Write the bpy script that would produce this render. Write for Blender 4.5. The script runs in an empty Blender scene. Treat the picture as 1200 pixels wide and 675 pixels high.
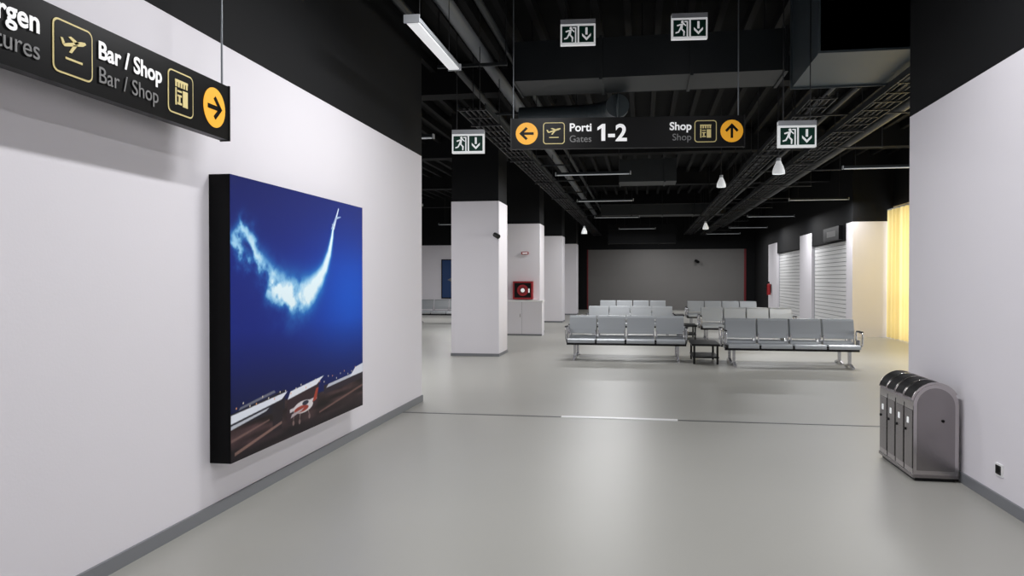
import bpy, bmesh, math, random
import numpy as np
from mathutils import Vector, Matrix
random.seed(4)
S=bpy.context.scene
S.view_settings.view_transform='Standard'
S.view_settings.look='None'
COL=S.collection

def lin(c):
    r=[]
    for v in c:
        v/=255.0
        r.append(v/12.92 if v<=0.04045 else ((v+0.055)/1.055)**2.4)
    return r
def mat(name,rgb,rough=0.5,metal=0.0,spec=0.5,bump=0,bscale=40,var=0,vscale=3,emit=None,es=0,transl=0):
    m=bpy.data.materials.new(name); m.use_nodes=True
    nt=m.node_tree; b=nt.nodes['Principled BSDF']
    c=lin(rgb)+[1]
    b.inputs['Base Color'].default_value=c
    b.inputs['Roughness'].default_value=rough
    b.inputs['Metallic'].default_value=metal
    b.inputs['Specular IOR Level'].default_value=spec
    tc=nt.nodes.new('ShaderNodeTexCoord')
    if var:
        n=nt.nodes.new('ShaderNodeTexNoise'); n.inputs['Scale'].default_value=vscale; n.inputs['Detail'].default_value=5
        r=nt.nodes.new('ShaderNodeMapRange'); r.inputs['To Min'].default_value=1-var; r.inputs['To Max'].default_value=1+var
        mx=nt.nodes.new('ShaderNodeMix'); mx.data_type='RGBA'; mx.blend_type='MULTIPLY'; mx.inputs['Factor'].default_value=1
        mx.inputs[6].default_value=c
        nt.links.new(tc.outputs['Object'],n.inputs['Vector']); nt.links.new(n.outputs['Fac'],r.inputs['Value'])
        nt.links.new(r.outputs['Result'],mx.inputs[7]); nt.links.new(mx.outputs[2],b.inputs['Base Color'])
    if bump:
        n=nt.nodes.new('ShaderNodeTexNoise'); n.inputs['Scale'].default_value=bscale
        bp=nt.nodes.new('ShaderNodeBump'); bp.inputs['Strength'].default_value=bump; bp.inputs['Distance'].default_value=0.01
        nt.links.new(tc.outputs['Object'],n.inputs['Vector']); nt.links.new(n.outputs['Fac'],bp.inputs['Height']); nt.links.new(bp.outputs['Normal'],b.inputs['Normal'])
    if emit:
        b.inputs['Emission Color'].default_value=lin(emit)+[1]; b.inputs['Emission Strength'].default_value=es
    if transl:
        t=nt.nodes.new('ShaderNodeBsdfTranslucent'); t.inputs['Color'].default_value=c
        ms=nt.nodes.new('ShaderNodeMixShader'); ms.inputs[0].default_value=transl
        nt.links.new(b.outputs[0],ms.inputs[1]); nt.links.new(t.outputs[0],ms.inputs[2])
        nt.links.new(ms.outputs[0],nt.nodes['Material Output'].inputs[0])
    return m

M_white=mat('white_wall_paint',(224,221,226),0.6,spec=0.25,bump=0.05,bscale=60,var=0.015,vscale=1.2)
M_black=mat('black_ceiling_paint',(14,15,17),0.75,spec=0.2)
M_ceil=mat('black_slab',(10,11,12),0.8,spec=0.15)
M_floor=mat('resin_floor',(157,156,150),0.38,spec=0.42,bump=0.03,bscale=3,var=0.05,vscale=0.7)
M_joint=mat('floor_joint_metal',(105,107,106),0.35,metal=0.5)
M_glow=mat('painted_floor_glow',(235,235,235),0.35,metal=0.0)
M_base=mat('grey_baseboard',(118,120,124),0.5)
M_duct=mat('dark_duct_paint',(66,75,79),0.45,spec=0.5,metal=0.15)
M_duct2=mat('black_duct',(30,34,36),0.45,spec=0.45)
M_pipe=mat('galvanised_pipe',(118,122,126),0.4,metal=0.5)
M_tray=mat('tray_dark',(38,42,44),0.5,metal=0.3)
M_rod=mat('dark_rod',(24,25,27),0.5)
M_steel=mat('brushed_steel',(188,183,183),0.2,metal=1.0,bump=0.05,bscale=30)
M_steel_d=mat('brushed_steel_dark',(146,141,142),0.24,metal=1.0,bump=0.05,bscale=30)
M_blackp=mat('black_plastic',(12,12,13),0.4,spec=0.3)
M_signb=mat('sign_black_acrylic',(6,6,7),0.35,spec=0.12)
M_txtw=mat('sign_white',(235,235,235),0.5,emit=(255,255,255),es=0.2)
M_txtg=mat('sign_grey',(120,120,120),0.5)
M_yel=mat('sign_yellow',(240,170,28),0.5,emit=(250,175,30),es=0.18)
M_cream=mat('sign_cream',(222,205,140),0.5)
M_seat=mat('grey_seat_metal',(168,172,176),0.36,metal=0.2,spec=0.5)
M_chrome=mat('polished_aluminium',(190,190,193),0.25,metal=0.8)
M_tube=mat('luminaire_diffuser',(225,228,232),0.4,emit=(255,255,255),es=0.45)
M_tubed=mat('luminaire_diffuser_dim',(190,195,200),0.4,emit=(240,245,250),es=0.12)
M_lum=mat('luminaire_body',(165,168,172),0.45)
M_green=mat('exit_green',(16,58,46),0.5,spec=0.2)
M_exitw=mat('exit_white',(235,240,240),0.4,emit=(255,255,255),es=0.3)
M_red=mat('red_enamel',(150,18,26),0.4)
M_dred=mat('dark_red_trim',(110,16,24),0.5)
M_grey=mat('grey_back_wall',(110,108,106),0.6,var=0.03)
M_shut=mat('shutter_white',(228,228,228),0.45)
M_curt=mat('yellow_curtain',(246,226,160),0.8,transl=0.45)
M_frame=mat('window_frame',(205,190,150),0.4)
M_glassb=mat('blue_poster',(30,62,110),0.3)
M_dark=mat('dark_recess',(6,6,7),0.6,spec=0.2)
M_plate=mat('socket_plate',(235,235,235),0.4)

class MB:
    def __init__(s): s.v=[];s.f=[];s.m=[];s.s=[];s.ms=[]
    def add(s,vs,fs,m,smooth=False):
        o=len(s.v); s.v+= [tuple(x) for x in vs]
        if m not in s.ms: s.ms.append(m)
        i=s.ms.index(m)
        for f in fs: s.f.append([o+k for k in f]); s.m.append(i); s.s.append(smooth)
    def box(s,x0,x1,y0,y1,z0,z1,m):
        vs=[(x,y,z) for x in(x0,x1) for y in(y0,y1) for z in(z0,z1)]
        s.add(vs,[(0,1,3,2),(4,6,7,5),(0,4,5,1),(2,3,7,6),(0,2,6,4),(1,5,7,3)],m)
    def cyl(s,p0,p1,r,m,n=12,r2=None,smooth=True):
        if r2 is None:r2=r
        p0=Vector(p0);p1=Vector(p1);d=(p1-p0).normalized()
        a=d.orthogonal().normalized();b=d.cross(a)
        vs=[]
        for p,rr in((p0,r),(p1,r2)):
            for k in range(n):
                t=2*math.pi*k/n; vs.append(p+(a*math.cos(t)+b*math.sin(t))*rr)
        s.add(vs,[(k,(k+1)%n,n+(k+1)%n,n+k) for k in range(n)],m,smooth)
        s.add(vs,[tuple(range(n-1,-1,-1)),tuple(range(n,2*n))],m)
    def tube(s,pts,r,m,n=8):
        for a,b in zip(pts,pts[1:]): s.cyl(a,b,r,m,n)
        for p in pts[1:-1]: s.ball(p,r,m)
    def ball(s,p,r,m,n=8,sz=1):
        vs=[];fs=[]
        for i in range(n//2+1):
            ph=math.pi*i/(n//2)
            for k in range(n):
                t=2*math.pi*k/n
                vs.append((p[0]+r*math.sin(ph)*math.cos(t),p[1]+r*math.sin(ph)*math.sin(t),p[2]+r*sz*math.cos(ph)))
        for i in range(n//2):
            for k in range(n):
                fs.append((i*n+k,i*n+(k+1)%n,(i+1)*n+(k+1)%n,(i+1)*n+k))
        s.add(vs,fs,m,True)
    def prism(s,pts,ax,a0,a1,m,smooth=False):
        def P(p,a):
            if ax=='x': return (a,p[0],p[1])
            if ax=='y': return (p[0],a,p[1])
            return (p[0],p[1],a)
        n=len(pts); vs=[P(p,a0) for p in pts]+[P(p,a1) for p in pts]
        s.add(vs,[(k,(k+1)%n,n+(k+1)%n,n+k) for k in range(n)],m,smooth)
        s.add(vs,[tuple(range(n-1,-1,-1)),tuple(range(n,2*n))],m)
    def mesh(s,name):
        me=bpy.data.meshes.new(name); me.from_pydata(s.v,[],s.f)
        for m in s.ms: me.materials.append(m)
        me.polygons.foreach_set('material_index',s.m); me.polygons.foreach_set('use_smooth',s.s)
        bm=bmesh.new(); bm.from_mesh(me)
        bmesh.ops.recalc_face_normals(bm,faces=bm.faces); bm.to_mesh(me); bm.free()
        me.update(); return me
    def build(s,name,loc=(0,0,0),rz=0,bevel=0):
        return place(name,s.mesh(name),loc,rz,bevel)
def place(name,me,loc=(0,0,0),rz=0,bevel=0):
    o=bpy.data.objects.new(name,me); COL.objects.link(o); o.location=loc; o.rotation_euler=(0,0,rz)
    if bevel:
        b=o.modifiers.new('bevel','BEVEL'); b.width=bevel; b.segments=2; b.limit_method='ANGLE'
    return o
def bx(name,x0,x1,y0,y1,z0,z1,m,bevel=0):
    b=MB(); cx,cy,cz=(x0+x1)/2,(y0+y1)/2,z0
    b.box(x0-cx,x1-cx,y0-cy,y1-cy,0,z1-z0,m); return b.build(name,(cx,cy,cz),0,bevel)

H=5.4; WH=3.33
# ------------- shell
bx('floor',-12.3,7.6,-4.3,44,-0.2,0,M_floor)
b=MB(); b.box(-12.3,7.6,-4.3,44,H,H+0.2,M_ceil)
x=-12
while x<7.2:
    b.box(x,x+0.09,-4,43.6,H-0.16,H+0.01,M_black); x+=0.42
for y in (12.9,19.6,26.2,32.8,39.4): b.box(-12,7.2,y,y+0.4,H-0.55,H+0.01,M_black)
b.build('ceiling')
def wall2(name,x0,x1,y0,y1,split,m=M_white,top=M_black):
    b=MB(); b.box(x0,x1,y0,y1,0,split,m); b.box(x0,x1,y0,y1,split,H,top); b.build(name)
wall2('wall_left',-3.2,-2.95,-4.0,10.1,WH)
wall2('wall_right',2.58,7.1,-4.0,8.06,3.24)
wall2('wall_rear',-3.2,2.58,-4.25,-4.0,WH)
wall2('wall_hall_left',-12.2,-12,10.1,36.3,WH)
wall2('wall_hall_left_return',-12.2,-3.2,9.9,10.1,WH)
wall2('wall_hall_left_end',-12,-4.1,36.3,36.5,WH)
wall2('wall_back',-4.1,6.2,43.0,43.2,WH,M_grey)
wall2('wall_back_side',-4.3,-4.1,36.5,43.0,WH,M_grey)
def wb(name,*bs):
    b=MB()
    for q in bs: b.box(*q)
    b.build(name)
wb('wall_shops_near',(6.0,6.4,23.5,24.2,0,WH,M_white),(6.4,7.1,23.5,23.8,0,WH,M_white))
wb('wall_shops_mid',(6.0,6.4,28.9,31.0,0,WH,M_white))
wb('wall_shops_far',(6.0,6.4,36.0,38.4,0,WH,M_white))
wb('wall_shops_end',(6.0,6.4,38.4,43.0,0,WH,M_black))
wb('wall_shops_lintel',(6.0,6.4,24.2,28.9,2.85,WH,M_black),(6.0,6.4,31.0,36.0,2.85,WH,M_black),(6.0,6.4,23.5,43.0,WH,H,M_black),(6.4,7.1,23.5,23.8,WH,H,M_black))
wb('wall_shops_inner',(6.5,6.6,24,43,0,3,M_black))
for (y0,y1) in ((24.2,28.9),(31.0,36.0)):
    b=MB(); z=0.0; L=(y1-y0)/2-.003
    while z<2.8:
        zz=min(z+0.13,2.84)
        b.prism([(0.05,z),(0.0,z+0.012),(0.0,zz-0.012),(0.05,zz)],'y',-L+0.06,L-0.06,M_shut)
        b.box(0.03,0.06,-L+0.06,L-0.06,z,zz,M_base)
        z+=0.13
    b.box(-0.01,0.06,-L,-L+0.06,0,2.845,M_lum); b.box(-0.01,0.06,L-0.06,L,0,2.845,M_lum)
    b.box(-0.02,0.07,-L+0.05,L-0.05,0,0.06,M_lum)
    b.build('roller_shutter',(6.1,(y0+y1)/2,0))
b=MB()
b.box(7.1,7.3,8.06,23.8,3.75,H,M_black)
y=8.1
while y<23.7:
    b.box(7.1,7.2,y,y+0.08,0,3.75,M_frame); y+=1.3
b.box(7.1,7.2,8.06,23.8,3.65,3.75,M_frame); b.box(7.1,7.2,8.06,23.8,1.0,1.06,M_frame); b.box(7.1,7.2,8.06,23.8,0,0.08,M_frame)
b.box(7.2,7.3,23.8,43,0,H,M_black)
b.build('window_1')
vs=[];fs=[];N=700
for i in range(N):
    y=16.6+6.8*i/(N-1); ph=y*15+2*math.sin(y*1.7)  # curtain stops early out of view; the gap is added to admit white daylight
    off=0.075*math.sin(ph)+0.02*math.sin(ph*2.3)
    vs+= [(6.92+off,y,0.03),(6.92+off*0.8,y,3.62)]
for i in range(N-1): fs.append((2*i,2*i+2,2*i+3,2*i+1))
b=MB(); b.add(vs,fs,M_curt,True); b.cyl((6.93,9.0,3.64),(6.93,23.4,3.64),0.025,M_lum); b.build('curtain')

for i,y in enumerate((16.25,23.0,29.6,36.2)):
    b=MB(); w=0.525
    b.box(-w,w,-w,w,0,WH+0.02,M_white); b.box(-w+0.01,w-0.01,-w+0.01,w-0.01,WH+0.02,H,M_black)
    b.box(-w-0.012,w+0.012,-w-0.012,w+0.012,0,0.06,M_base)
    b.build('column',(-3.555,y+w,0))
bx('baseboard_left',-2.95,-2.932,-4,10.1,0,0.085,M_base)
bx('baseboard_right',2.562,2.58,-4,8.06,0,0.085,M_base)
bx('baseboard_right_end',2.562,7.1,8.06,8.078,0,0.085,M_base)
bx('baseboard_hall_end',-12,-4.1,36.28,36.3,0,0.1,M_base)
bx('trim_1',-12,7.1,9.18,9.23,0,0.004,M_joint)
bx('floor_glow_strip',-.95,.42,9.16,9.25,0,0.008,M_glow)  # white strip over the joint, a glow streak on the floor put in as colour
bx('trim_2',-3.0,-2.94,42.9,43.0,0,WH,M_dred)
bx('trim_3',5.45,5.55,42.9,43.0,0,WH,M_dred)
bx('trim_4',-4.1,-3.0,42.92,43.0,0,WH,M_black)
bx('trim_5',5.55,6.0,42.92,43.0,0,WH,M_black)

# ------------- painting
NW,NHH=460,360
s_=np.linspace(0,1,NW); t_=np.linspace(0,1,NHH); SS,TT=np.meshgrid(s_,t_)
def vnoise(sc,seed,sx=None):
    sx=sx or sc
    r=np.random.RandomState(seed); g=r.rand(sc+3,sx+3)
    x=SS*sx; y=TT*sc; xi=x.astype(int); yi=y.astype(int); fx=x-xi; fy=y-yi
    fx=fx*fx*(3-2*fx); fy=fy*fy*(3-2*fy)
    return (g[yi,xi]*(1-fx)+g[yi,xi+1]*fx)*(1-fy)+(g[yi+1,xi]*(1-fx)+g[yi+1,xi+1]*fx)*fy
def fbm(seed,base=6):
    r=sum(vnoise(base*2**k,seed+k)*0.5**(k+1) for k in range(5)); return r/0.97
def mixc(A,c,f): 
    c=np.array(c,float)
    return A*(1-f[...,None])+c*f[...,None]
img=np.zeros((NHH,NW,3))+np.array([5,30,122.])
img=mixc(img,(0,80,198),np.clip(np.exp(-((SS-0.88)**2/0.16+(TT-0.55)**2/0.11)),0,1))
img=mixc(img,(14,22,80),np.clip((TT-0.70)/0.4,0,1)*(1-SS*0.6))
img=mixc(img,(7,14,54),np.clip((0.45-TT)/0.3,0,1)*0.92*(1-0.45*SS))
pts=[(.10,.70,.03),(.05,.72,.035),(.03,.78,.035),(.07,.83,.035),(.12,.80,.04),(.14,.73,.05),(.185,.68,.06),(.24,.635,.07),(.30,.60,.08),(.37,.575,.085),(.44,.57,.08),(.51,.59,.068),(.575,.63,.052),(.63,.685,.036),(.67,.755,.025),(.695,.83,.015),(.71,.89,.007)]
n1=fbm(10,7)-0.5; n2=fbm(40,14)-0.5; n3=fbm(70,26)-0.5
fall=np.clip(1.1-SS*1.5,0.05,1)
Sx=SS+(n1*0.05+n2*0.07)*fall; Tx=TT+(n3*0.05+n2*0.08)*fall
dens=np.zeros_like(SS); asp=2.54/2.0
for (a,bb) in zip(pts,pts[1:]):
    ax_,ay,ar=a; cx,cy,cr=bb
    dx=(cx-ax_)*asp; dy=cy-ay; L2=dx*dx+dy*dy
    k=np.clip((((Sx-ax_)*asp)*dx+(Tx-ay)*dy)/L2,0,1)
    dd=np.sqrt(((Sx-ax_)*asp-k*dx)**2+(Tx-ay-k*dy)**2); rr=ar+(cr-ar)*k
    base=np.exp(-(dd/(rr*1.0))**2)*(0.56+0.6*np.clip(ax_/0.45,0,1))
    dens=np.maximum(dens,base)
dens*=np.clip(0.95+2.4*(n2+0.7*n3)*fall,0,1.2)
img=mixc(img,(60,160,220),np.clip(dens*1.4,0,1)*0.9)
img=mixc(img,(228,246,252),np.clip(dens*1.7-0.66,0,1))
def seg(p,q,r,c):
    global img
    dx=(q[0]-p[0])*asp; dy=q[1]-p[1]; L2=dx*dx+dy*dy
    k=np.clip((((SS-p[0])*asp)*dx+(TT-p[1])*dy)/L2,0,1)
    dd=np.sqrt(((SS-p[0])*asp-k*dx)**2+(TT-p[1]-k*dy)**2)
    img=mixc(img,c,np.clip((r*(1.1-0.5*k)-dd)/0.004,0,1))
seg((.71,.875),(.755,.965),.011,(215,228,242)); seg((.728,.915),(.69,.868),.008,(170,190,218)); seg((.73,.92),(.775,.93),.007,(170,190,218)); seg((.712,.88),(.695,.89),.006,(180,200,220))
gn=fbm(80,10); st=vnoise(60,90,8)
hor=0.155+0.015*np.sin(SS*5+1)+(gn-0.5)*0.02
g=np.clip((hor-TT)/0.006,0,1)
gc=np.zeros_like(img)+np.array([54,40,42.])
gc=gc*(0.35+1.1*st[...,None])*(0.6+0.8*gn[...,None])
gc=mixc(gc,(20,17,24),np.clip((0.07-TT)/0.05,0,1)*0.6)
img=img*(1-g[...,None])+gc*g[...,None]
def quad(ps,c,f=1):
    global img
    m=np.ones_like(SS); n=len(ps)
    ar=sum(ps[i][0]*ps[(i+1)%n][1]-ps[(i+1)%n][0]*ps[i][1] for i in range(n))
    if ar<0: ps=ps[::-1]
    for i in range(n):
        (x0,y0),(x1,y1)=ps[i],ps[(i+1)%n]; l=math.hypot(x1-x0,y1-y0)
        m*=np.clip(((x1-x0)*(TT-y0)-(y1-y0)*(SS-x0))/l/0.003+0.5,0,1)
    img=mixc(img,c,m*f)
def ell(cx,cy,rx,ry,c): quad([(cx+rx*math.cos(a),cy+ry*math.sin(a)) for a in np.linspace(0,2*math.pi,14,endpoint=False)],c)
quad([(0,.12),(.32,.125),(.32,.20),(0,.17)],(30,28,40))
quad([(0,.135),(.30,.165),(.34,.19),(0,.165)],(226,230,240))
quad([(0,.115),(.20,.14),(.22,.15),(0,.128)],(190,194,204))
quad([(.04,.175),(.26,.20),(.25,.21),(.05,.185)],(110,112,126))
quad([(.24,.05),(.30,.05),(.31,.16),(.24,.15)],(36,30,36))
quad([(.33,.06),(.56,.09),(.58,.19),(.34,.16)],(50,36,42))
quad([(.34,.155),(.56,.18),(.62,.21),(.36,.185)],(228,232,240))
# parked light aircraft
quad([(.355,.098),(.56,.118),(.56,.130),(.355,.112)],(206,200,204))
ell(.455,.105,.075,.026,(214,208,210)); ell(.44,.098,.055,.014,(150,62,50)); ell(.47,.118,.025,.010,(40,44,60))
quad([(.525,.11),(.555,.115),(.575,.165),(.555,.165)],(160,66,52))
quad([(.36,.075),(.44,.090),(.46,.100),(.37,.090)],(176,166,170))
seg((.43,.08),(.425,.055),.004,(190,170,165)); seg((.49,.085),(.50,.062),.004,(190,170,165)); seg((.385,.10),(.38,.06),.004,(190,170,165))
for cx,cy in((.425,.048),(.50,.055),(.38,.052)): ell(cx,cy,.008,.011,(120,100,98))
for i in range(26):
    cx=.03+.037*i; cy=.185+.012*math.sin(i*1.9)+.01*cx; ell(cx,cy,.0035,.0045,(235,225,200) if i%3 else (240,170,110))
quad([(.62,.125),(1,.14),(1,.18),(.62,.165)],(44,36,46))
quad([(.64,.15),(.98,.17),(1,.185),(.66,.165)],(190,194,206))
quad([(.86,.165),(1,.17),(1,.215),(.92,.205)],(222,226,236))
quad([(.02,.02),(.30,.07),(.30,.080),(.02,.032)],(150,118,108),.8)
quad([(.0,.07),(.22,.10),(.22,.106),(.0,.08)],(124,98,92),.8)
quad([(.58,.05),(1,.10),(1,.110),(.58,.058)],(124,94,88),.8)
img=np.clip(img,0,255)/255.0
il=np.where(img<=0.04045,img/12.92,((img+0.055)/1.055)**2.4)
PY0,PY1,PZ0,PZ1=4.89,7.43,0.38,2.38
PW=PY1-PY0; PH=PZ1-PZ0
vv=np.stack([np.full(SS.shape,0.0),SS*PW,TT*PH],-1).reshape(-1,3)
idx=np.arange(NW*NHH).reshape(NHH,NW)
ff=np.stack([idx[:-1,:-1],idx[:-1,1:],idx[1:,1:],idx[1:,:-1]],-1).reshape(-1,4)
me=bpy.data.meshes.new('canvas_print'); me.from_pydata(vv.tolist(),[],ff.tolist())
ca=me.color_attributes.new('print','FLOAT_COLOR','POINT')
ca.data.foreach_set('color',np.concatenate([il.reshape(-1,3),np.ones((NW*NHH,1))],1).astype(np.float32).ravel())
mp=bpy.data.materials.new('printed_canvas'); mp.use_nodes=True; nt=mp.node_tree
at=nt.nodes.new('ShaderNodeVertexColor'); at.layer_name='print'
pb=nt.nodes['Principled BSDF']; nt.links.new(at.outputs['Color'],pb.inputs['Base Color']); pb.inputs['Roughness'].default_value=0.5
pb.inputs['Specular IOR Level'].default_value=0.12
me.materials.append(mp)
fr=MB(); fr.box(0,0.155,0,PW,0,PH,M_signb)
fo=fr.build('wall_art_canvas',(-2.95,PY0,PZ0))
co=bpy.data.objects.new('canvas_print',me); COL.objects.link(co); co.parent=fo; co.location=(0.158,0,0)

# ------------- signs
def text(par,s,x,z,size,m,align='LEFT',bold=0.0,y=-0.036):
    c=bpy.data.curves.new('t','FONT'); c.body=s; c.size=size; c.align_x=align; c.extrude=0.001; c.offset=bold
    o=bpy.data.objects.new('tmp',c); COL.objects.link(o)
    dg=bpy.context.evaluated_depsgraph_get(); me=bpy.data.meshes.new_from_object(o.evaluated_get(dg))
    bpy.data.objects.remove(o); me.materials.clear(); me.materials.append(m)
    t=bpy.data.objects.new('lettering',me); COL.objects.link(t); t.parent=par
    t.location=(x,y,z); t.rotation_euler=(math.pi/2,0,0)
def disc(b,cx,cz,r,m,y0=-0.034,y1=-0.031,n=36):
    b.prism([(cx+r*math.cos(2*math.pi*k/n),cz+r*math.sin(2*math.pi*k/n)) for k in range(n)],'y',y0,y1,m)
def arrow(b,cx,cz,r,ang,m,y0=-0.037,y1=-0.034):
    ca,sa=math.cos(ang),math.sin(ang)
    def T(ps): return [(cx+r*(p[0]*ca-p[1]*sa),cz+r*(p[0]*sa+p[1]*ca)) for p in ps]
    b.prism(T([(-.68,-.12),(.5,-.12),(.5,.12),(-.68,.12)]),'y',y0,y1,m)
    b.prism(T([(.74,0),(.08,.64),(-.10,.48),(.40,0)]),'y',y0,y1,m)
    b.prism(T([(.74,0),(.40,0),(-.10,-.48),(.08,-.64)]),'y',y0,y1,m)
def rbox(cx,cz,w,h,r,n=5):
    ps=[]
    for (sx,sz,a0) in ((1,1,0),(-1,1,90),(-1,-1,180),(1,-1,270)):
        for k in range(n+1):
            a=math.radians(a0+90*k/n); ps.append((cx+sx*(w/2-r)+r*abs(math.cos(a))*sx,cz+sz*(h/2-r)+r*abs(math.sin(a))*sz))
    return ps
def iconframe(b,cx,cz,w,h,m):
    b.prism(rbox(cx,cz,w,h,0.035),'y',-0.034,-0.031,m)
    b.prism(rbox(cx,cz,w-0.018,h-0.018,0.028),'y',-0.036,-0.031,M_signb)
def planeicon(b,cx,cz,s,m):
    y0,y1=-0.039,-0.036
    def T(ps): return [(cx+s*p[0],cz+s*p[1]) for p in ps]
    b.prism(T([(-.75,.02),(-.6,-.07),(.6,.26),(.80,.40),(.72,.48),(.45,.44)]),'y',y0,y1,m)
    b.prism(T([(-.38,.44),(-.2,.50),(.35,.32),(.1,.20)]),'y',y0,y1,m)
    b.prism(T([(-.05,.14),(.25,.22),(-.15,-.27),(-.32,-.27)]),'y',y0,y1,m)
    b.prism(T([(-.75,.02),(-.60,.10),(-.72,.30),(-.87,.30)]),'y',y0,y1,m)
    b.prism(T([(-.55,-.64),(.55,-.64),(.55,-.54),(-.55,-.54)]),'y',y0,y1,m)
def shopicon(b,cx,cz,s,m):
    y0,y1=-0.039,-0.036
    def B(x0,x1,z0,z1): b.prism([(cx+s*x0,cz+s*z0),(cx+s*x1,cz+s*z0),(cx+s*x1,cz+s*z1),(cx+s*x0,cz+s*z1)],'y',y0,y1,m)
    B(-.6,.6,.58,.72)
    for k in range(5): B(-.58+.25*k,-.43+.25*k,.32,.58)
    B(-.58,-.46,-.7,.25); B(.12,.58,-.7,.2)
    B(-.38,.02,-.2,-.1); B(-.38,.02,.05,.15); B(-.38,.02,-.64,-.52); B(-.28,-.12,-.5,-.2)
def signbase(L,h,rods,zc):
    b=MB(); b.box(0,L,-0.03,0.03,-h/2,h/2,M_signb)
    b.box(-0.012,0,-0.035,0.035,-h/2-0.005,h/2+0.005,M_blackp); b.box(L,L+0.012,-0.035,0.035,-h/2-0.005,h/2+0.005,M_blackp)
    for r in rods: b.cyl((r,0,h/2),(r,0,H-zc),0.007,M_pipe,6)
    return b
b=signbase(2.66,0.355,(0.02,2.60),3.352)
k=0.00985
disc(b,18*k,0,0.128,M_yel); arrow(b,18*k,0,0.118,math.pi,M_signb)
iconframe(b,50*k,0,0.25,0.25,M_cream); planeicon(b,50*k,0.01,0.10,M_cream)
iconframe(b,226*k,0,0.25,0.25,M_cream); shopicon(b,226*k,0,0.105,M_cream)
disc(b,256*k,0,0.128,M_yel); arrow(b,256*k,0,0.118,math.pi/2,M_signb)
def P1(ps): b.prism([(101*k+p[0],p[1]) for p in ps],'y',-.037,-.034,M_txtw)
P1([(.045,-.095),(.09,-.095),(.09,.10),(.055,.10),(.045,.09)]); P1([(.055,.10),(.0,.06),(.0,.025),(.05,.055)])
ang=math.atan2(9.13-8.87,1.144+1.5)
o=b.build('hanging_gate_sign',(-1.5,8.87,3.352),ang)
text(o,'Porti',68*k,0.02,0.13,M_txtw,bold=0.003); text(o,'Gates',68*k,-0.105,0.11,M_txtg)
text(o,'-2',113*k,-0.095,0.27,M_txtw,bold=0.007)
text(o,'Shop',210*k,0.02,0.125,M_txtw,'RIGHT',bold=0.003); text(o,'Shop',210*k,-0.10,0.11,M_txtg,'RIGHT')
L=2.75; Y0=4.665-L
b=signbase(L,0.35,(0.2,L-0.03),2.74)
disc(b,4.49-Y0,0,0.125,M_yel); arrow(b,4.49-Y0,0,0.115,0,M_signb)
iconframe(b,4.13-Y0,0,0.25,0.25,M_cream); shopicon(b,4.13-Y0,0,0.105,M_cream)
iconframe(b,3.265-Y0,0,0.26,0.25,M_cream); planeicon(b,3.265-Y0,0.01,0.10,M_cream)
o=b.build('hanging_shop_sign',(-2.7,Y0,2.74),math.pi/2)
text(o,'Bar / Shop',3.43-Y0,0.015,0.122,M_txtw,bold=0.003); text(o,'Bar / Shop',3.43-Y0,-0.105,0.115,M_txtg)
text(o,'Nisjet Imbargen',3.06-Y0,0.015,0.135,M_txtw,'RIGHT',bold=0.003); text(o,'Departures',3.06-Y0,-0.105,0.12,M_txtg,'RIGHT')

for (x,y,z) in ((-.763,9.3,4.626),(.554,9.42,4.666),(-2.224,9.77,3.44),(1.745,9.22,3.31)):
    b=MB(); b.box(-.21,.21,-.035,.035,-.145,.145,M_exitw)
    b.box(-.21,.21,-.045,.045,.10,.155,M_lum)
    b.box(-.19,-.005,-.039,-.035,-.12,.075,M_green); b.box(.015,.19,-.039,-.035,-.12,.075,M_green)
    y0,y1=-.043,-.039
    def pr(ps,m=M_exitw): b.prism(ps,'y',y0,y1,m)
    disc(b,-.085,.05,.016,M_exitw,y0,y1,14)
    pr([(-.115,-.02),(-.085,-.03),(-.075,.03),(-.10,.03)])
    pr([(-.115,-.02),(-.085,-.03),(-.055,-.06),(-.06,-.11),(-.075,-.11),(-.075,-.065)])
    pr([(-.115,-.02),(-.10,-.03),(-.125,-.075),(-.165,-.085),(-.165,-.07),(-.135,-.06)])
    pr([(-.10,.03),(-.11,.01),(-.145,.0),(-.15,.015),(-.12,.025)])
    pr([(-.08,.03),(-.045,.0),(-.04,.01),(-.075,.045)])
    pr([(-.035,-.12),(-.02,-.12),(-.02,.06),(-.06,.06),(-.06,.048),(-.035,.048)])
    pr([(.09,-.03),(.115,-.03),(.115,.055),(.09,.055)])
    pr([(.1025,-.10),(.155,-.045),(.155,-.015),(.1025,-.068)]); pr([(.1025,-.10),(.1025,-.068),(.05,-.015),(.05,-.045)])
    for sx in(-.15,.15): b.cyl((sx,0,.15),(sx,0,H-z),.006,M_rod,6)
    b.build('exit_sign',(x,y,z),0.08)

# ------------- ceiling services
def ductbox(b,x0,x1,y0,y1,z0,z1,m,axis,step=1.2):
    b.box(x0,x1,y0,y1,z0,z1,m)
    a0,a1=(x0,x1) if axis=='x' else (y0,y1)
    a=a0
    while a<=a1+.001:
        e=0.025
        if axis=='x': b.box(max(a-.02,a0),min(a+.02,a1),y0-e,y1+e,z0-e,z1+e,m)
        else: b.box(x0-e,x1+e,max(a-.02,a0),min(a+.02,a1),z0-e,z1+e,m)
        a+=step
b=MB(); ductbox(b,1.9,3.4,8.75,10.35,4.12,5.3,M_duct,'y',1.6)
b.box(1.98,2.5,2.0,8.7,4.66,5.3,M_duct)
for y in (3,4.5,6,7.4,8.6): b.box(1.94,2.52,y-.03,y+.03,4.62,5.33,M_duct)
b.cyl((1.75,2,4.72),(1.75,8.6,4.72),.05,M_pipe,10)
for y in (3,5,7,8.5): b.cyl((1.75,y,4.72),(1.75,y,H),.008,M_rod,6)
b.build('ventilation_duct')
b=MB(); ductbox(b,-1.75,1.87,10.45,11.3,4.38,4.92,M_duct2,'x',1.2)
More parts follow.
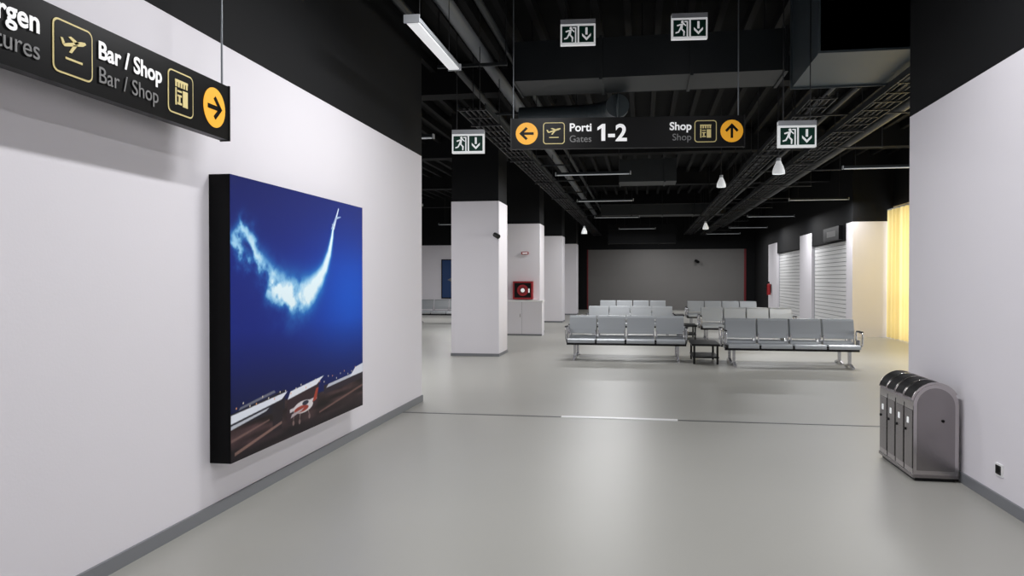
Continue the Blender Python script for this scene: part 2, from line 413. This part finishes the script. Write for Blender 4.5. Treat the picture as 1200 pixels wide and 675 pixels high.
for x in(-1.5,0,1.6): b.cyl((x,10.6,4.9),(x,10.6,H),.01,M_rod,6)
b.build('ventilation_duct')
b=MB(); prev=None
for k_ in range(9):
    a=math.pi/2*k_/8; p=(-1.0+.65*math.sin(a),11.35+.65*math.cos(a),4.2)
    if prev: b.cyl(prev,p,.17,M_duct,20)
    if prev: b.cyl((p[0]-.01,p[1],p[2]),(p[0]+.01,p[1],p[2]),.175,M_duct,20)
    prev=p
b.cyl((-1.9,12.0,4.2),(-1.0,12.0,4.2),.17,M_duct,20)
for x in(-1.7,-1.0): b.cyl((x,12.0,4.3),(x,12.0,H),.01,M_rod,6)
b.build('round_duct')
b=MB(); b.cyl((-2.15,2,4.72),(-2.15,36,4.72),.09,M_pipe,14)
b.cyl((-1.85,2,4.85),(-1.85,36,4.85),.045,M_tray,10); b.cyl((-2.55,2,4.6),(-2.55,36,4.6),.05,M_duct2,10)
for y in range(4,36,3):
    b.box(-2.7,-1.75,y-.02,y+.02,4.48,4.52,M_tray)
    for x in(-2.68,-1.77): b.cyl((x,y,4.5),(x,y,H),.008,M_rod,6)
b.build('service_pipes')
def tray(x0,x1,y0,y1,z,m=M_tray):
    b=MB()
    b.box(x0,x0+.015,y0,y1,z,z+.08,m); b.box(x1-.015,x1,y0,y1,z,z+.08,m)
    y=y0+.05
    while y<y1: b.box(x0,x1,y,y+.03,z,z+.012,M_blackp); y+=.5
    for k in range(4):
        xx=x0+(x1-x0)*(.2+.2*k); b.cyl((xx,y0,z+.03),(xx,y1,z+.03),.015,M_blackp,6)
    y=y0+1
    while y<y1:
        for x in(x0,x1): b.cyl((x,y,z),(x,y,H),.007,M_rod,6)
        b.box(x0-.03,x1+.03,y-.02,y+.02,z-.03,z,M_rod); y+=3.5
    b.build('cable_tray')
tray(-2.5,-2.1,10.3,41,3.98); tray(2.15,2.5,10.5,41,4.0); tray(3.0,3.4,8.3,41,4.0)
b=MB()
for x,z,r,m in((2.75,4.15,.04,M_tray),(2.65,4.35,.03,M_pipe),(3.7,4.3,.07,M_tray),(4.2,4.5,.1,M_duct2)): b.cyl((x,10.5,z),(x,42,z),r,m,10)
for y in range(12,42,3):
    b.box(2.55,4.35,y-.02,y+.02,4.08,4.1,M_rod)
    for x in(2.58,4.33): b.cyl((x,y,4.1),(x,y,H),.007,M_rod,6)
b.build('service_pipes')
b=MB(); ductbox(b,-0.6,0.9,20.6,21.5,4.25,4.85,M_duct2,'x'); ductbox(b,-1.6,3.2,30.6,31.5,4.2,4.6,M_duct2,'x'); 
for y in(21,31):
    for x in(-.4,.8): b.cyl((x,y,4.6),(x,y,H),.01,M_rod,6)
b.build('ventilation_duct')
b=MB(); ductbox(b,-1.6,1.6,37,38,3.4,4.3,M_black,'x')
for x in(-1.2,1.2): b.cyl((x,37.5,4.3),(x,37.5,H),.01,M_rod,6)
b.build('air_handling_unit')

COOL=(.985,.985,1.0)
def lum(x,y,z,L,axis,power,dim=True,w=.14,name='linear_ceiling_light',col=COOL):
    b=MB(); l=L/2
    if dim: w=.08
    b.prism([(-w/2,0),(w/2,0),(w/2*.8,.05),(-w/2*.8,.05)],'y',-l,l,M_lum if not dim else M_tray)
    b.box(-w*.4,w*.4,-l+.02,l-.02,-.015,0,M_tubed if dim else M_tube)
    b.box(-w/2-.004,w/2+.004,-l-.02,-l,-.018,.055,M_lum); b.box(-w/2-.004,w/2+.004,l,l+.02,-.018,.055,M_lum)
    for s in(-.35,.35): b.cyl((0,L*s,.05),(0,L*s,H-z),.005,M_rod,6)
    o=b.build(name,(x,y,z),math.pi/2 if axis=='x' else 0)
    if power:
        ld=bpy.data.lights.new('lamp','AREA'); ld.shape='RECTANGLE'; ld.size=w*1.1; ld.size_y=L; ld.energy=power; ld.color=col
        lo=bpy.data.objects.new('lamp',ld); COL.objects.link(lo); lo.parent=o; lo.location=(0,0,-.03)
    return o
for y,p in((-1.8,40),(1.0,38),(3.9,48),(6.4,96)): lum(-.95,y,4.4,1.3,'y',p,False)
for y,p in((-1,28),(2.2,28),(5.2,36)): lum(1.5,y,4.4,1.3,'y',p,False)  # unseen row, added to brighten the right wall
lum(-2.06,7.55,4.0,1.6,'y',6,False)
for x,y,p in((-4.2,12.3,130),(-1.05,16.8,100),(-1.05,22.5,125),(-.9,28.5,120),(-.2,35,60),(0.5,40.3,95),(4.0,39.5,80),(4.9,16.8,120),(5.0,23.2,85),(4.6,29,90),(4.6,35,80),(-7.5,16,90),(-7.5,23,120),(-7.5,31,170)):  # the fixture just past the left wall's end is added to brighten the columns
    lum(x,y,3.95 if x!=-4.2 else 4.0,1.6,'x',p)
for (x,y,z) in((2.1,12.5,3.30),(1.63,16.5,3.58),(2.05,25.7,3.3),(-1.84,25,3.15)):
    b=MB(); pr=[(.035,.20),(.05,.16),(.07,.12),(.09,.06),(.095,0),(.08,0)]
    n=20
    for (r0,z0),(r1,z1) in zip(pr,pr[1:]):
        vs=[(r0*math.cos(2*math.pi*k/n),r0*math.sin(2*math.pi*k/n),z0) for k in range(n)]+[(r1*math.cos(2*math.pi*k/n),r1*math.sin(2*math.pi*k/n),z1) for k in range(n)]
        b.add(vs,[(k,(k+1)%n,n+(k+1)%n,n+k) for k in range(n)],M_exitw,True)
    b.cyl((0,0,.005),(0,0,.02),.08,M_exitw,20); b.cyl((0,0,.19),(0,0,.25),.035,M_lum)
    b.cyl((0,0,.2),(0,0,H-z),.005,M_rod,6)
    b.build('pendant_lamp',(x,y,z))
def seccam(x,y,z,rodtop,m=M_exitw):
    b=MB(); b.cyl((-.05,0,0),(.09,-.06,-.03),.035,m,14); b.cyl((.09,-.06,-.03),(.10,-.065,-.033),.028,M_dark,14); b.cyl((0,0,0),(0,0,.08),.015,m)
    b.cyl((0,0,.07),(0,0,rodtop-z),.012,M_tray,8); b.cyl((0,0,.07),(0,0,.09),.04,m,14); b.build('security_camera',(x,y,z))
seccam(3.2,9.3,3.82,3.97)
b=MB(); b.box(-.03,.03,-.1,-.002,-.03,.03,M_blackp); b.cyl((0,-.1,0),(.1,-.2,-.05),.05,M_blackp,12); b.build('security_camera',(-3.1,16.25,2.62))
b=MB(); b.box(-.05,.05,-.1,-.002,-.04,.04,M_blackp); b.cyl((0,-.1,0),(.12,-.3,-.08),.08,M_blackp,12); b.build('security_camera',(2.9,43.0,2.7))

b=MB(); b.box(-.6,.6,-.5,0,0,1.0,M_white); b.box(-.62,.62,-.52,0,1.0,1.04,M_shut); b.box(-.003,.003,-.503,-.5,.05,1.0,M_base); b.box(-.6,.6,-.505,-.5,0,.05,M_base)
b.cyl((-.05,-.51,.55),(-.05,-.51,.65),.008,M_steel); b.build('wall_cupboard',(-3.5,22.985,0),0,.004)
b=MB(); b.box(-.3,.3,-.2,0,0,.54,M_red); b.box(-.25,.25,-.205,-.2,.05,.49,M_dark)
for r,m in((.17,M_red),(.11,M_dred),(.06,M_exitw)): disc(b,0,.27,r,m,-.207-(.17-r)*.05,-.2,24)
b.box(.17,.21,-.215,-.2,.2,.32,M_exitw); b.build('fire_hose_cabinet',(-3.52,22.99,1.07))
b=MB(); b.box(-.11,.11,-.02,0,0,.08,M_red); b.box(-.08,.08,-.023,-.02,.025,.055,M_exitw); b.build('fire_safety_sign',(-3.48,22.99,2.42))
b=MB(); b.cyl((0,0,0),(0,0,.45),.09,M_red,16); b.ball((0,0,.45),.09,M_red,16); b.cyl((0,0,.5),(0,0,.6),.03,M_dark); b.tube([(0,0,.57),(-.1,0,.5),(-.11,0,.2)],.015,M_dark); b.box(-.06,.03,-.02,.02,.58,.62,M_dark)
b.box(.08,.1,-.05,.05,.1,.5,M_dark); b.build('fire_extinguisher',(5.88,37.5,.95))
b=MB(); b.box(0,.12,-1,1,0,.42,M_signb); b.box(-.004,0,-.6,.5,.12,.3,M_txtg); b.build('shop_fascia_sign',(5.88,25.6,2.88))
b=MB(); b.box(-.9,.9,-.05,0,0,1.9,M_signb); b.box(-.85,.85,-.055,-.05,.05,1.85,M_glassb)
b.prism([(-.6,.9),(.3,1.4),(.7,1.3),(-.1,.7)],'y',-.058,-.055,M_txtg); b.build('framed_poster',(-8.7,36.295,.75))

# ------------- benches
def bench_mesh():
    b=MB(); n=4; sw=.60
    for i in range(n):
        x0=-1.2+i*sw+.02; x1=x0+sw-.04
        inner=[(.17,.53),(.185,.62),(.215,.74),(.25,.86),(.275,.895)]
        outer=[(p[0]+.028,p[1]-.004) for p in inner][::-1]
        b.prism(inner+outer,'x',x0,x1,M_seat)
        b.box(x0,x0+.02,.17,.2,.47,.60,M_chrome); b.box(x1-.02,x1,.17,.2,.47,.60,M_chrome)
        top=[(-.29,.39),(-.285,.425),(-.25,.445),(-.1,.43),(.08,.415),(.16,.43),(.195,.47)]
        bot=[(p[0]+.006,p[1]-.028) for p in top][::-1]
        b.prism(top+bot,'x',x0,x1,M_seat)
        xm=(x0+x1)/2
        b.prism([(-.2,.40),(.18,.40),(.12,.34),(-.1,.34)],'x',xm-.03,xm+.03,M_blackp)
    b.box(-1.22,1.22,-.04,.04,.30,.36,M_blackp)
    for x in(-1.22,1.22):
        b.tube([(x,.21,.50),(x,.19,.66),(x,.10,.675),(x,-.17,.665),(x,-.24,.63),(x,-.20,.44),(x,0,.36)],.017,M_chrome,8)
        b.box(x-.025,x+.025,-.18,.12,.675,.695,M_blackp)
        b.box(x-.01,x+.01,-.04,.2,.34,.52,M_chrome)
    for x in(-1.05,1.05):
        b.prism([(-.035,.32),(.035,.32),(.03,.08),(.28,.03),(.28,.0),(.22,0),(0,.045),(-.22,0),(-.28,0),(-.28,.03),(-.03,.08)],'x',x-.025,x+.025,M_chrome)
    return b.mesh('airport_bench')
bm_=bench_mesh()
for (yl,yr) in((16.0,15.25),(22.0,21.4),(28.2,27.8)):
    for (x,y) in((-.32,yl),(2.80,yr)):
        place('airport_bench',bm_,(x,y,0),0)
        place('airport_bench',bm_,(x,y+.76,0),math.pi)
place('airport_bench',bm_,(-9.9,28.5,0),0); place('airport_bench',bm_,(-7.3,28.5,0),0)
b=MB(); b.box(-.27,.27,-.55,.55,.36,.40,M_blackp); b.box(-.25,.25,-.5,.5,.12,.15,M_blackp)
for x in(-.22,.22):
    for y in(-.48,.48): b.box(x-.02,x+.02,y-.02,y+.02,0,.37,M_blackp)
tm=b.mesh('side_table')
for y in(15.6,21.9,28.2): place('side_table',tm,(1.24,y+.3,0),0,.005)

# ------------- recycling bin
b=MB(); L=.9; w=.345; zs=.62; zt=.175
pr=[(w/2,.05)]+[((w/2)*math.cos(math.pi*k/20),zs+zt*math.sin(math.pi*k/20)) for k in range(21)]+[(-w/2,.05)]
b.prism(pr,'y',-L/2,L/2,M_steel)
b.box(-w/2+.02,w/2-.02,-L/2+.02,L/2-.02,0,.06,M_blackp)
b.box(-w/2-.006,w/2+.004,-L/2-.006,L/2+.006,.03,.055,M_steel_d)
pe=[(w/2-.03,.09)]+[((w/2-.03)*math.cos(math.pi*k/20),zs+(zt-.03)*math.sin(math.pi*k/20)) for k in range(21)]+[(-w/2+.03,.09)]
b.prism(pe,'y',-L/2-.006,-L/2,M_steel_d)
b.cyl((.05,-L/2-.014,.5),(.05,-L/2,.5),.012,M_dark,12)
n=4; cl=L/n
def band(y0,y1,a0,a1,off,m,N=12):
    o=[];i_=[]
    for k in range(N+1):
        a=math.radians(a0+(a1-a0)*k/N)
        o.append(((w/2+off)*math.cos(a),zs+(zt+off)*math.sin(a))); i_.append(((w/2-.01)*math.cos(a),zs+(zt-.01)*math.sin(a)))
    b.prism(o+i_[::-1],'y',y0,y1,m)
for i in range(n):
    y0=-L/2+i*cl
    band(y0+.018,y0+cl-.018,34,162,.012,M_dark)
    band(y0+.008,y0+.018,30,166,.018,M_steel); band(y0+cl-.018,y0+cl-.008,30,166,.018,M_steel)
    b.box(-w/2-.003,-w/2,y0-.003,y0+.003,.06,zs,M_dark)
    b.box(-w/2-.004,-w/2,y0+.02,y0+cl-.02,.10,.58,M_steel_d)
    b.box(-w/2-.008,-w/2,y0+.10,y0+.135,.46,.51,M_exitw)
    b.cyl((-w/2-.012,y0+.18,.40),(-w/2,y0+.18,.40),.012,M_dark,10)
b.build('recycling_bin',(2.37,7.19,0),0,.002)
b=MB(); b.box(-.012,0,-.055,.055,-.045,.045,M_plate); b.box(-.016,-.012,-.04,.04,-.032,.032,M_blackp); b.cyl((-.018,0,0),(-.012,0,0),.02,M_dark,16)
b.build('wall_socket',(2.58,6.1,.265))

# ------------- daylight
w=bpy.data.worlds.new('World'); S.world=w; w.use_nodes=True
w.node_tree.nodes['Background'].inputs[0].default_value=(.97,.98,1,1); w.node_tree.nodes['Background'].inputs[1].default_value=1.0
ld=bpy.data.lights.new('daylight','AREA'); ld.shape='RECTANGLE'; ld.size=3.4; ld.size_y=14; ld.energy=460; ld.color=(.99,.99,1)
lo=bpy.data.objects.new('window_daylight',ld); COL.objects.link(lo); lo.location=(7.9,16,1.9); lo.rotation_euler=(0,math.radians(90),0)

cam=bpy.data.cameras.new('camera'); cam.lens=27; cam.sensor_width=36; cam.clip_end=200
co=bpy.data.objects.new('camera',cam); COL.objects.link(co); co.location=(0,0,1.65)
co.rotation_euler=(math.radians(90-.6),0,math.radians(9.58)); S.camera=co
